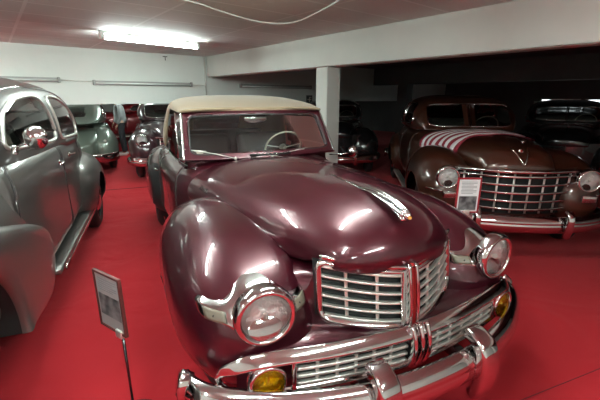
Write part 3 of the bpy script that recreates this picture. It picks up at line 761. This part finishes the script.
# ------------------------------------------------------------------ closed cars of the hall
def sedan(label, loc, yaw, paint, P, group=None, cat='car', name='sedan_car'):
    T = thing(name, label, cat, (loc[0], loc[1], 0), yaw_rot(yaw), group)
    g = P.get
    det = g('detail', 1.)
    Zb, Zr, xw, wb = g('Zb', 1.14), g('Zr', 1.66), g('xw', -1.15), g('wb', 3.2)
    hw = g('hw', .84)
    k = hw / .84
    C = g('C') or [(xw, Zb), (xw - .16, Zb + .19), (xw - .38, Zr - .10), (xw - .8, Zr), (xw - 1.5, Zr), (xw - 2.1, Zr - .11), (xw - 2.6, Zr - .36), (xw - 2.9, Zb - .03)]
    E = g('E') or [(xw - .24, .66 * k, Zb - .02), (xw - .32, .72 * k, Zb - .02), (xw - .44, .755 * k, Zb - .02), (xw - .8, .78 * k, Zb - .02), (xw - 1.5, .79 * k, Zb - .02), (xw - 2.0, .76 * k, Zb - .02), (xw - 2.4, .64 * k, Zb - .04), (xw - 2.65, .44 * k, Zb - .06)]
    GS = Surf(crown(C, E, int(150 * det), int(110 * det), g('ga', .50), .60))
    # windows
    wins = g('wins') or [[(xw - .50, Zb + .04), (xw - .62, Zr - .16), (xw - .74, Zr - .12), (xw - 1.28, Zr - .11), (xw - 1.28, Zb + .04)], [(xw - 1.38, Zb + .04), (xw - 1.38, Zr - .11), (xw - 1.85, Zr - .13), (xw - 2.14, Zr - .28), (xw - 2.26, Zb + .04)]]
    gl = g('glass', M['glass_d']); trim = g('trim', M['chrome'])
    for s in (-1, 1):
        for w in wins:
            rp = roundpoly(w, g('wrd', .18), 3)
            o = part('side_window', GS.take(lambda c, n: c[1] * s > .2 and inpoly(c[0], c[2], rp)), gl, T)
            part('window_frame', tube(polyline_on(GS, rp, s, .002), .014, True, 8), g('wtrim', trim), o)
            if g('vent') and w is wins[0]:
                part('vent_bar', tube([GS.hit((p[0], s, p[1]), (0, -s, 0), .004) for p in g('vent')], .008, n=6), trim, o)
    z0, z1 = Zb + .05, Zr - .13
    def inws(c, n): return c[0] > xw - .62 and n[0] * sg(n[0]) > .3 and z0 < c[2] < z1 and .016 < abs(c[1]) and (abs(c[1]) / (.60 * k)) ** 8 + (abs(c[2] - (z0 + z1) / 2) / ((z1 - z0) / 2)) ** 6 < 1
    if g('front', 1):
        ws_ = part('windscreen', GS.take(inws), gl, T)
        for s in (-1, 1):
            ring = []
            for i in range(60):
                t = 2 * PI * i / 60; c_, s_ = math.cos(t), math.sin(t)
                y = .60 * k * abs(c_) ** .25 if c_ > 0 else .014; z = (z0 + z1) / 2 + (z1 - z0) / 2 * sg(s_) * abs(s_) ** .33
                if c_ <= 0: z = (z0 + z1) / 2 + (z1 - z0) / 2 * s_
                ring.append(GS.hit((3, s * y, z), (-1, 0, 0), .004))
            part('windscreen_frame', tube(ring, .011, True, 6), trim, ws_)
    rw_ = part('rear_window', GS.take(lambda c, n: c[0] < xw - 2.1 and n[0] * n[0] > .12 and Zr - .34 < c[2] < Zr - .15 and abs(c[1]) < .36), gl, T)
    roof = part('roof', GS.rest(), paint, T); thicken(roof, .012)
    # tub
    tail = -wb - g('tail', 1.15)
    WT = smtab([(.45, .28 * k), (0, .42 * k), (-.6, .56 * k), (xw + .1, .74 * k), (xw - .5, .83 * k), (xw - 1.2, hw), (xw - 1.9, .83 * k), (-wb - .1, .76 * k), (-wb - .6, .62 * k), (tail + .15, .40 * k), (tail, .08)])
    TT = smtab([(.45, Zb - .34), (0, Zb - .26), (xw + .15, Zb - .03), (xw - .4, Zb + .02), (xw - 2.2, Zb + .02), (-wb, Zb - .06), (-wb - .6, Zb - .22), (tail + .1, Zb - .45), (tail, Zb - .55)])
    zl = g('sill', .30)
    HU = hull(WT, TT, .62, [(tail, .42), (-wb - .5, zl + .03), (.5, zl)], 0, n_up=g('nup', 4.), n_lo=4, xs=stations(.45, tail, int(130 * det)), nv=int(84 * det) // 4 * 4)
    HU.take(lambda c, n: xw - 2.35 < c[0] < xw - .35 and c[2] > Zb - .09 and abs(c[1]) < .62 * k)
    doors = g('doors') or [[(xw - .30, zl + .08), (xw - .42, Zb), (xw - 1.33, Zb), (xw - 1.33, zl + .08)]]
    for s in (-1, 1):
        for q, dp in enumerate(doors):
            dp = roundpoly(dp, .08, 2)
            d = part('door', HU.take(lambda c, n: inpoly(c[0], c[2], dp) and c[1] * s > .3), paint, T); thicken(d, .02)
            part('door_seam', tube(polyline_on(HU, dp, s, .0), .0045, True, 6), M['gasket'], d)
            hx, hz, hd = (g('handles') or [(xw - 1.22, Zb - .17, 1)])[q]
            P0 = Vector(HU.hit((hx, s, hz), (0, -s, 0), .0))
            part('door_handle', join(sweep(smoothline([P0, P0 + Vector((hd * .01, s * .035, 0)), P0 + Vector((hd * .08, s * .040, -.002)), P0 + Vector((hd * .14, s * .030, -.006))], 14), circ(.011, 8, .008)),
                 lathe([(.022, 0), (.020, .010), (.001, .014)], P0, (0, s, 0), 16)), M['chrome'], d)
    b = part('body', HU.rest(), paint, T); thicken(b, .012)
    if g('acy'):
        for s in (-1, 1): part('wheel_housing', box(.12, s * .57, .60, 1.25, .04, .62), M['dark'], T, False)  # near-black panel paints the shade inside the wheel arch
    part('cabin_floor', box(xw - 1.3, 0, .42, 2.3, 1.4 * k, .04), M['dark'], T, False)
    for x in (xw - .95, xw - 1.95): seat(T, x, 0, 1.2 * k, Zb - .42, M['cloth'], .52)
    sw = part('steering_wheel', lathe([(.19, -.01), (.20, 0), (.19, .01), (.18, 0)], (xw - .52, .36, Zb + .02), (-.85, 0, .5), 32, True), M['ivory'], T)
    part('steering_column', tube([(xw - .52, .36, Zb + .02), (xw + .1, .36, Zb - .3)], .02), M['dark'], sw)
    # hood
    if g('hood', 1):
        nx = g('nx', .66)
        HC = [(xw + .03, Zb + .01), (xw + .4, Zb + .03), (-.3, Zb + .04), (.15, Zb + .02), (nx - .22, Zb - .03), (nx - .08, Zb - .10), (nx - .01, Zb - .18), (nx, Zb - .26), (nx - .01, Zb - .30)]
        HE = [(xw - .12, .74 * k, Zb - .26), (xw + .4, .66 * k, Zb - .27), (-.3, .56 * k, Zb - .27), (.15, .47 * k, Zb - .26), (nx - .30, .40 * k, Zb - .27), (nx - .22, .37 * k, Zb - .28), (nx - .17, .355 * k, Zb - .285), (nx - .15, .35 * k, Zb - .29), (nx - .15, .345 * k, Zb - .295)]
        HD = Surf(crown(HC, HE, int(70 * det), int(56 * det), .80, .66)); T['tmp'] = 0; del T['tmp']
        h = part('hood', HD.rest(), paint, T); thicken(h, .012)
        part('hood_ornament', sweep(smoothline([(nx - .55, 0, Zb + .028), (nx - .30, 0, Zb + .055), (nx - .10, 0, Zb + .03)], 14), circ(.018, 10, .014), scale=list(np.linspace(.3, 1, 14))), M['chrome'], T)
    else: HD = None
    # fenders
    ft = g('ft', Zb - .12)
    for s in (-1, 1):
        ff = g('fender') or ((-.12, .64 * k, .58), (.74, 1.0, .36 * k, .33, ft - .58, .36))
        S = octoid(ff[0], ff[1], g('fex', 2.5), 2.3, int(44 * det), int(80 * det) // 4 * 4, side=s)
        f = part('front_fender', fender_mesh(S, g('fz', .27), g('arch', (0, .36, .42)), s, g('acy', .76)), g('fpaint', paint), T); thicken(f, .012)
        if g('lights', 1):
            hx = S.hit((2, s * .70, .84), (-1, 0, 0), 0)[0]
            headlight(T, (hx + .05, s * .70, .84), (1, s * .05, 0), .10, bez=.022)
        S = octoid((-wb + .02, .63 * k, .55), (.72, .92, .33 * k, .3, .44, .36), 2.5, 2.4, int(40 * det), int(72 * det) // 4 * 4, side=s)
        f = part('rear_fender', fender_mesh(S, .25, (-wb, .34, .40), s, .72), paint, T); thicken(f, .012)
        wheel(T, g('wx', 0), g('wy', .80 * k), s, .36, cap=g('cap', M['chrome']), white=g('white', False)); wheel(T, -wb, .80 * k, s, .36, white=g('white', False))
        part('running_board', sweep([(x, s * (hw + g('rby', .02)), zl + g('rbz', -.01)) for x in np.linspace(g('rb0', -.65), -wb + .6, 10)], rrect(g('rbd', .10), .045, .012, 2)), g('sillm', M['chrome_soft']), T)
        part('tail_light', lathe([(.035, 0), (.03, .015), (.001, .022)], (-wb - .88, s * .66, .74), (-1, s * .2, 0), 14), g('tl', M['red_plastic']), T)
    # face
    style = g('face', 'bars')
    nx = g('nx', .66)
    def FX(y): return nx + .03 - .20 * (abs(y) / .6) ** 1.9
    top_, bot_ = Zb - .27, .50
    gw = g('gw', .42)
    gb = part('grille_backing', Surf([[(FX(y) - .05, y, z) for z in (bot_ - .02, top_ + .02)] for y in np.linspace(-gw, gw, 24)]).rest(), M['dark'] if style != 'none' else paint, T)
    part('nose_panel', Surf([[(FX(y) - .07 - .12 * max(0, .5 - z) * 3, y, z) for z in (.30, .42, .52, .70, top_ + .03)] for y in np.linspace(-.66, .66, 30)]).rest(), paint, T)
    if style != 'none':
        nb = g('nb', 6)
        for i in range(nb):
            z = bot_ + (top_ - bot_) * (i + .5) / nb; wdt = gw * (1 if i < nb - 2 or style != 'bars' else .9)
            part('grille_bar', sweep([(FX(y) - .01, y, z) for y in np.linspace(-wdt, wdt, 30)], rrect(.030, g('bt', .018), .006, 2)), M['chrome'], gb)
        for i in range(g('nv', 7)):
            y = -gw + 2 * gw * (i + .5) / g('nv', 7)
            part('grille_post', sweep([(FX(y) - .022, y, z) for z in (bot_, top_)], rrect(.008 if g('bt') else .012, .02, .003, 1), up=(0, 1, 0)), g('gpm', M['chrome_soft']), gb)
        part('grille_header', sweep([(FX(y) + .01, y, top_ + .015 - .01 * abs(y)) for y in np.linspace(-gw - .02, gw + .02, 30)], rrect(.045, .035, .012, 3)), M['chrome'], gb)
    bz = .42
    path = smoothline([(.34, -.98, bz), (.56, -.88, bz), (.72, -.62, bz), (.80, -.30, bz), (.82, 0, bz), (.80, .30, bz), (.72, .62, bz), (.56, .88, bz), (.34, .98, bz)], 60)
    bu = part('front_bumper', sweep([(p[0] + .02, p[1] * k * g('fbw', 1), p[2]) for p in path], BSEC), M['chrome'], T)
    for s in (-1, 1):
        part('bumper_guard', sweep(smoothline([(.84, s * .44, .30), (.872, s * .44, .40), (.865, s * .44, .52), (.81, s * .44, .56)], 14), rrect(.07, .05, .02, 3), up=(1, 0, .01)), M['chrome'], bu)
        part('bumper_bracket', box(.62, s * .44, .42, .36, .05, .06, .01, 1), M['black'], bu)
    part('rear_bumper', sweep([(-wb - g('tail', 1.15) - .12 + (.8 - p[0]) * .8, p[1] * g('rbw', .97) * k, p[2]) for p in path], BSEC), M['chrome'], T)
    for s in (-1, 1): part('bumper_bracket', box(tail + .05, s * .4, .43, .4, .05, .06, .01, 1), M['black'], T)
    return T, GS, HU, HD

# brown sedan with the flag
BR, BG, BH, BHD = sedan('dark brown 1940s sedan with a striped flag over its hood and a chrome grid grille', (2.38, 4.36), -8, M['brown'],
    dict(Zb=1.20, Zr=1.70, nx=.70, gw=.60, nb=5, nv=8, bt=.026, wb=3.25, face='grid', glass=M['glass_d']))
def fr(T, x, y, z): return T.matrix_world @ Vector((x, y, z))
def frame_of(loc, yaw): return Matrix.Translation(Vector((loc[0], loc[1], 0))) @ Matrix.Rotation(yaw_rot(yaw), 4, 'Z')
# emblem on its nose
V_ = [tube([BHD.hit((3, s * .085 * t, 1.005 + .155 * t), (-1, 0, 0), .006) for t in np.linspace(0, 1, 8)], .007, n=6) for s in (-1, 1)]
em = part('v_emblem', join(*V_), M['chrome'], BR)
cp = BHD.hit((3, 0, 1.135), (-1, 0, 0), .006)
part('crest', lathe([(.001, .010), (.018, .008), (.026, 0)], cp, (1, 0, .3), 18), M['chrome'], BR)
part('crest_field', lathe([(.001, .013), (.012, .010), (.013, .007)], cp, (1, 0, .3), 14), M['red_plastic'], BR)
for s in (-1, 1):
    S = FXc = .62
    part('parking_light', box(.655, s * .685, .665, .05, .14, .075, .012, 3), M['chrome'], BR)
    part('parking_lens', box(.682, s * .685, .665, .012, .11, .05, .005, 2), M['lens'], BR)
    part('fender_moulding', sweep([(.50, s * .90, .70), (.60, s * .80, .70), (.64, s * .76, .70)], rrect(.02, .02, .006, 2)), M['chrome'], BR)
# flag laid over the hood
def flag_pt(x, th, o=.012):
    d = Vector((0, math.sin(th), math.cos(th))); org = Vector((x, 0, .80))
    h = BHD.tree.ray_cast(org + d * 1.5, -d)
    p = h[0] if h[0] is not None else org + d * .4
    return tuple(p + d * o)
FL = thing('flag', 'red and white striped flag lying over the hood of the brown sedan', 'flag', (2.38, 4.36, 0), yaw_rot(-8))
t0, t1 = R(-84), R(48); nst = 13
def flag_grid(k0, k1, ta=t0, tb=t1, n=40, o=.012):
    g = []
    for k in np.linspace(k0, k1, 4):
        row = []
        for t in np.linspace(0, 1, n):
            th = ta + (tb - ta) * t; x = -1.10 + .98 * k + .22 * (1 - t) * k - .04 * math.sin(t * 5) + .008 * math.sin(t * 23 + k * 9)
            row.append(flag_pt(x, th, o + .004 * math.sin(t * 19 + k * 14)))
        g.append(row)
    return Surf(g)
MFR = mat('flag_red', (.26, .012, .03), .85, bump=(60, .3, .002)); MFW = mat('flag_white', (.80, .78, .78), .85, bump=(60, .3, .002)); MFB = mat('flag_blue', (.02, .03, .12), .85)
for i in range(nst):
    o = part('flag_stripe', flag_grid(i / nst, (i + 1) / nst).rest(), MFR if i % 2 == 0 else MFW, FL); thicken(o, .003, 0)
# grey sedan in the left foreground
A_LOC, A_YAW = (-2.27, 1.185), 21.6
AW1 = [(-.88, 1.355), (-.90, 1.45), (-1.02, 1.58), (-1.30, 1.665), (-1.90, 1.695), (-2.02, 1.55), (-2.10, 1.29), (-1.4, 1.33)]
AW2 = [(-2.24, 1.285), (-2.20, 1.50), (-2.16, 1.685), (-2.62, 1.675), (-2.95, 1.58), (-3.12, 1.43), (-3.10, 1.265), (-2.7, 1.275)]
AR, AG, AH, AHD = sedan('grey metallic 1940s sedan with a round door mirror at the left edge', A_LOC, A_YAW, M['grey'],
    dict(Zb=1.30, Zr=1.84, xw=-.42, wb=3.40, hw=.865, fbw=.8, det2=1, wr=.012, wtrim=M['chrome_soft'], detail=1.25, wins=[AW1, AW2], vent=[(-1.02, 1.64), (-1.18, 1.345)], glass=M['glass'], nx=.85, ga=.36, nup=9., rb0=-1.15, rbd=.13, rby=-.03, sillm=M['grey'], rbz=.03, wy=.66, cap=M['black'], wx=.22, rbw=.80,
         C=[(-.42, 1.29), (-.60, 1.50), (-.84, 1.71), (-1.25, 1.825), (-2.15, 1.85), (-3.0, 1.77), (-3.65, 1.52), (-4.1, 1.22)],
         E=[(-.66, .70, 1.20), (-.74, .76, 1.20), (-.88, .795, 1.20), (-1.25, .82, 1.20), (-2.15, .83, 1.20), (-3.05, .825, 1.19), (-3.55, .74, 1.18), (-3.9, .50, 1.12)],
         fender=((0, .60, .70), (.80, 1.30, .275, .33, .60, .30)), fex=3.2, fz=.60, acy=.2, arch=(.13, .40, .56), sill=.34,
         doors=[[(-.74, .42), (-.74, 1.28), (-2.0, 1.28), (-2.0, .42)], [(-2.01, .42), (-2.01, 1.28), (-3.10, 1.27), (-3.10, .70), (-2.80, .42)]],
         handles=[(-1.88, 1.12, 1), (-2.36, 1.12, -1)]))
for s in (-1, 1):
    oc = smoothline([(p[0], p[1], 0) for p in [(-.41, .37), (-.72, .30), (-1.03, .285), (-1.20, .39), (-1.265, .54), (-1.22, .68), (-1.08, .785), (-.75, .905), (-.31, 1.025), (.1, 1.08), (.5, 1.05), (.75, .93), (.86, .70), (.88, .45), (.82, .31), (.70, .285)]], 90)
    g = []
    for q, o in enumerate(oc):
        a = R(186 - 198 * q / 89); ic = (.13 + .50 * math.cos(a), .40 + .50 * math.sin(a)); row = []
        for t, y in ((0, .845), (0, .865), (.03, .885), (.12, .893), (.3, .898), (.5, .900), (.7, .896), (.85, .885), (.94, .868), (.985, .845), (1, .81), (.985, .72)):
            row.append((ic[0] + (o[0] - ic[0]) * t, s * y, ic[1] + (o[1] - ic[1]) * t))
        g.append(row)
    f = part('fender_skirt', Surf(g).rest(), M['grey'], AR)
    part('wheel_well', Surf([[(.13 + .505 * math.cos(R(a)), s * y, .40 + .505 * math.sin(R(a))) for y in (.858, .75, .60)] for a in np.linspace(186, -12, 50)]).rest(), M['dark'], f)  # ring coloured near-black for the shade under the arch
    part('drip_rail', tube([AG.hit((p[0], s, p[1]), (0, -s, 0), .004) for p in smoothline([(-.76, 1.38, 0), (-.93, 1.60, 0), (-1.15, 1.705, 0), (-1.5, 1.745, 0), (-1.95, 1.75, 0), (-2.60, 1.73, 0), (-3.02, 1.64, 0), (-3.28, 1.36, 0)], 50)], .008, n=6), M['chrome'], AR)
    part('sill_moulding', sweep([(x, s * .925, .375) for x in np.linspace(-1.2, -2.9, 12)], rrect(.014, .035, .005, 2)), M['chrome'], AR)
mx, my, mz = -.76, 1.0, 1.44
dm = part('door_mirror', lathe([(.001, .012), (.060, .012), (.072, .004), (.074, -.004), (.060, -.03), (.03, -.048), (.001, -.052)], (mx, my, mz), (-.80, .30, .0), 32), M['chrome'], AR)
part('mirror_arm', join(tube([(-.80, .87, 1.38), (-.78, .93, 1.40), (mx - .01, my - .03, mz - .01)], .008, n=8), lathe([(.02, -.03), (.018, .02), (.001, .024)], (-.80, .87, 1.37), (0, .3, 1), 12)), M['chrome'], dm)
# the rest of the hall
sedan('grey-green sedan seen from behind beyond the grey metallic one', (-6.85, 11.2), 210, M['sage'], dict(detail=.7, Zr=1.60, Zb=1.16, wb=3.1, face='none', lights=0, tl=M['chrome_soft'], rbw=.9))
sedan('dark plum sedan behind the maroon convertible at the end of the aisle', (-2.72, 8.12), 22, M['plum'], dict(detail=.7, Zr=1.62, wb=3.1))
sedan('black sedan in the dark behind the white post', (.78, 8.45), -4, M['black'], dict(detail=.7, Zr=1.60, wb=3.0, face='none', lights=0))
sedan('black sedan in the dark right of the brown sedan, under the strip windows', (5.0, 6.95), -34, M['black'], dict(detail=.7, Zr=1.60, glass=M['glass'], face='none', lights=0))
sedan('red sedan far back beyond the low opening', (-8.0, 13.4), -58, M['red_paint'], dict(detail=.6, Zr=1.5))
# ------------------------------------------------------------------ visitor
def skin(name, verts, edges, radii, m, parent=None, root=0, sub=2):
    me = bpy.data.meshes.new(name); me.from_pydata(verts, edges, []); o = bpy.data.objects.new(name, me); COL.objects.link(o)
    if parent: o.parent = parent
    o.modifiers.new('skin', 'SKIN'); sv = me.skin_vertices[0].data
    for i, r in enumerate(radii):
        sv[i].radius = (r, r) if not isinstance(r, tuple) else r; sv[i].use_root = (i == root)
    sm_ = o.modifiers.new('sub', 'SUBSURF'); sm_.levels = sub; sm_.render_levels = sub; o.modifiers['skin'].use_smooth_shade = True
    dg = bpy.context.evaluated_depsgraph_get(); me2 = bpy.data.meshes.new_from_object(o.evaluated_get(dg)); o.modifiers.clear(); o.data = me2; me2.materials.clear(); me2.materials.append(m)
    me2.polygons.foreach_set('use_smooth', [True] * len(me2.polygons)); bpy.data.meshes.remove(me)
    return o
SKN = mat('skin', (.50, .30, .22), .55); SHT = mat('grey_jacket_cloth', (.30, .31, .31), .9); TRS = mat('dark_trouser_cloth', (.03, .03, .035), .9); SHO = mat('pale_shoe', (.6, .6, .58), .6); HR = mat('dark_hair', (.03, .02, .015), .7)
PE = thing('person', 'person in a grey jacket and dark trousers at the far end of the aisle', 'person', (-5.25, 10.9, 0), R(-150))
bv = [(0, 0, .95), (0, 0, 1.12), (.01, 0, 1.32), (.01, 0, 1.46), (.02, 0, 1.55), (.04, 0, 1.64), (.03, 0, 1.73),
      (0, .10, .90), (.03, .11, .50), (.0, .11, .09), (.14, .12, .04), (0, -.10, .90), (-.02, -.11, .50), (-.06, -.11, .09), (.08, -.12, .04),
      (.01, .18, 1.42), (.0, .25, 1.14), (.10, .24, .92), (.01, -.18, 1.42), (.03, -.25, 1.14), (.16, -.20, .95)]
be = [(0, 1), (1, 2), (2, 3), (3, 4), (4, 5), (5, 6), (0, 7), (7, 8), (8, 9), (9, 10), (0, 11), (11, 12), (12, 13), (13, 14), (3, 15), (15, 16), (16, 17), (3, 18), (18, 19), (19, 20)]
br_ = [(.15, .11), (.13, .10), (.15, .11), (.10, .08), .052, (.078, .09), .07, .085, .058, .04, .035, .085, .058, .04, .035, .055, .043, .032, .055, .043, .032]
skin('body', bv, be, br_, SKN, PE)
skin('jacket', [(0, 0, .88)] + [bv[i] for i in (1, 2, 3, 15, 16, 17, 18, 19, 20)], [(0, 1), (1, 2), (2, 3), (3, 4), (4, 5), (5, 6), (3, 7), (7, 8), (8, 9)], [(.205, .165), (.17, .14), (.175, .13), (.11, .095), .07, .058, .046, .07, .058, .046], SHT, PE)
skin('trousers', [(0, 0, .98), (0, .09, .86), bv[8], bv[9], (0, -.09, .86), bv[12], bv[13]], [(0, 1), (1, 2), (2, 3), (0, 4), (4, 5), (5, 6)], [.12, .10, .075, .062, .10, .075, .062], TRS, PE)
for s in (9, 13): part('shoe', box(bv[s][0] + .07, bv[s][1], .045, .28, .10, .09, .035, 3), SHO, PE)
part('hair', lathe([(.001, .12), (.06, .10), (.095, .04), (.10, -.02), (.085, -.07)], (.02, 0, 1.70), (-.25, 0, 1), 20), HR, PE)
for s in (-1, 1):   # hands with fingers
    wv = Vector(bv[17] if s > 0 else bv[20]); vv = [tuple(wv), tuple(wv + Vector((.03, 0, -.06)))]; ee = [(0, 1)]; rr = [.026, (.036, .018)]
    for q in range(4):
        b0 = len(vv); y = (q - 1.5) * .019; L_ = (.07, .08, .075, .06)[q]
        vv += [tuple(wv + Vector((.045, y, -.085))), tuple(wv + Vector((.065, y, -.085 - L_ * .5))), tuple(wv + Vector((.055, y, -.085 - L_)))]; ee += [(1, b0), (b0, b0 + 1), (b0 + 1, b0 + 2)]; rr += [.009, .0085, .007]
    b0 = len(vv); vv += [tuple(wv + Vector((.045, -s * .04, -.05))), tuple(wv + Vector((.075, -s * .045, -.085)))]; ee += [(1, b0), (b0, b0 + 1)]; rr += [.011, .009]
    skin('hand', vv, ee, rr, SKN, PE, 0, 1)
fa = part('face', join(lathe([(.001, .012), (.012, .004), (.014, -.01)], (.125, 0, 1.66), (1, 0, -.2), 10), *[lathe([(.001, .006), (.010, .0)], (.122, s * .03, 1.685), (1, 0, 0), 10) for s in (-1, 1)], *[box(.03, s * .088, 1.665, .035, .018, .06, .007, 2) for s in (-1, 1)]), SKN, PE)
part('mouth', box(.118, 0, 1.615, .01, .045, .010, .003, 1), M['red_plastic'], PE)
# ------------------------------------------------------------------ world and exposure
w = bpy.data.worlds.new('world'); SC.world = w; w.use_nodes = True
w.node_tree.nodes['Background'].inputs['Color'].default_value = (.5, .55, .6, 1); w.node_tree.nodes['Background'].inputs['Strength'].default_value = .02
SC.view_settings.view_transform = 'Standard'; SC.view_settings.look = 'None'; SC.view_settings.exposure = 0.8; SC.view_settings.gamma = 1; SC.view_settings.use_curve_mapping = False
SC.cycles.max_bounces = 8; SC.cycles.glossy_bounces = 5; SC.cycles.transparent_max_bounces = 16; SC.cycles.caustics_reflective = False; SC.cycles.caustics_refractive = False
SC.cycles.sample_clamp_indirect = 4
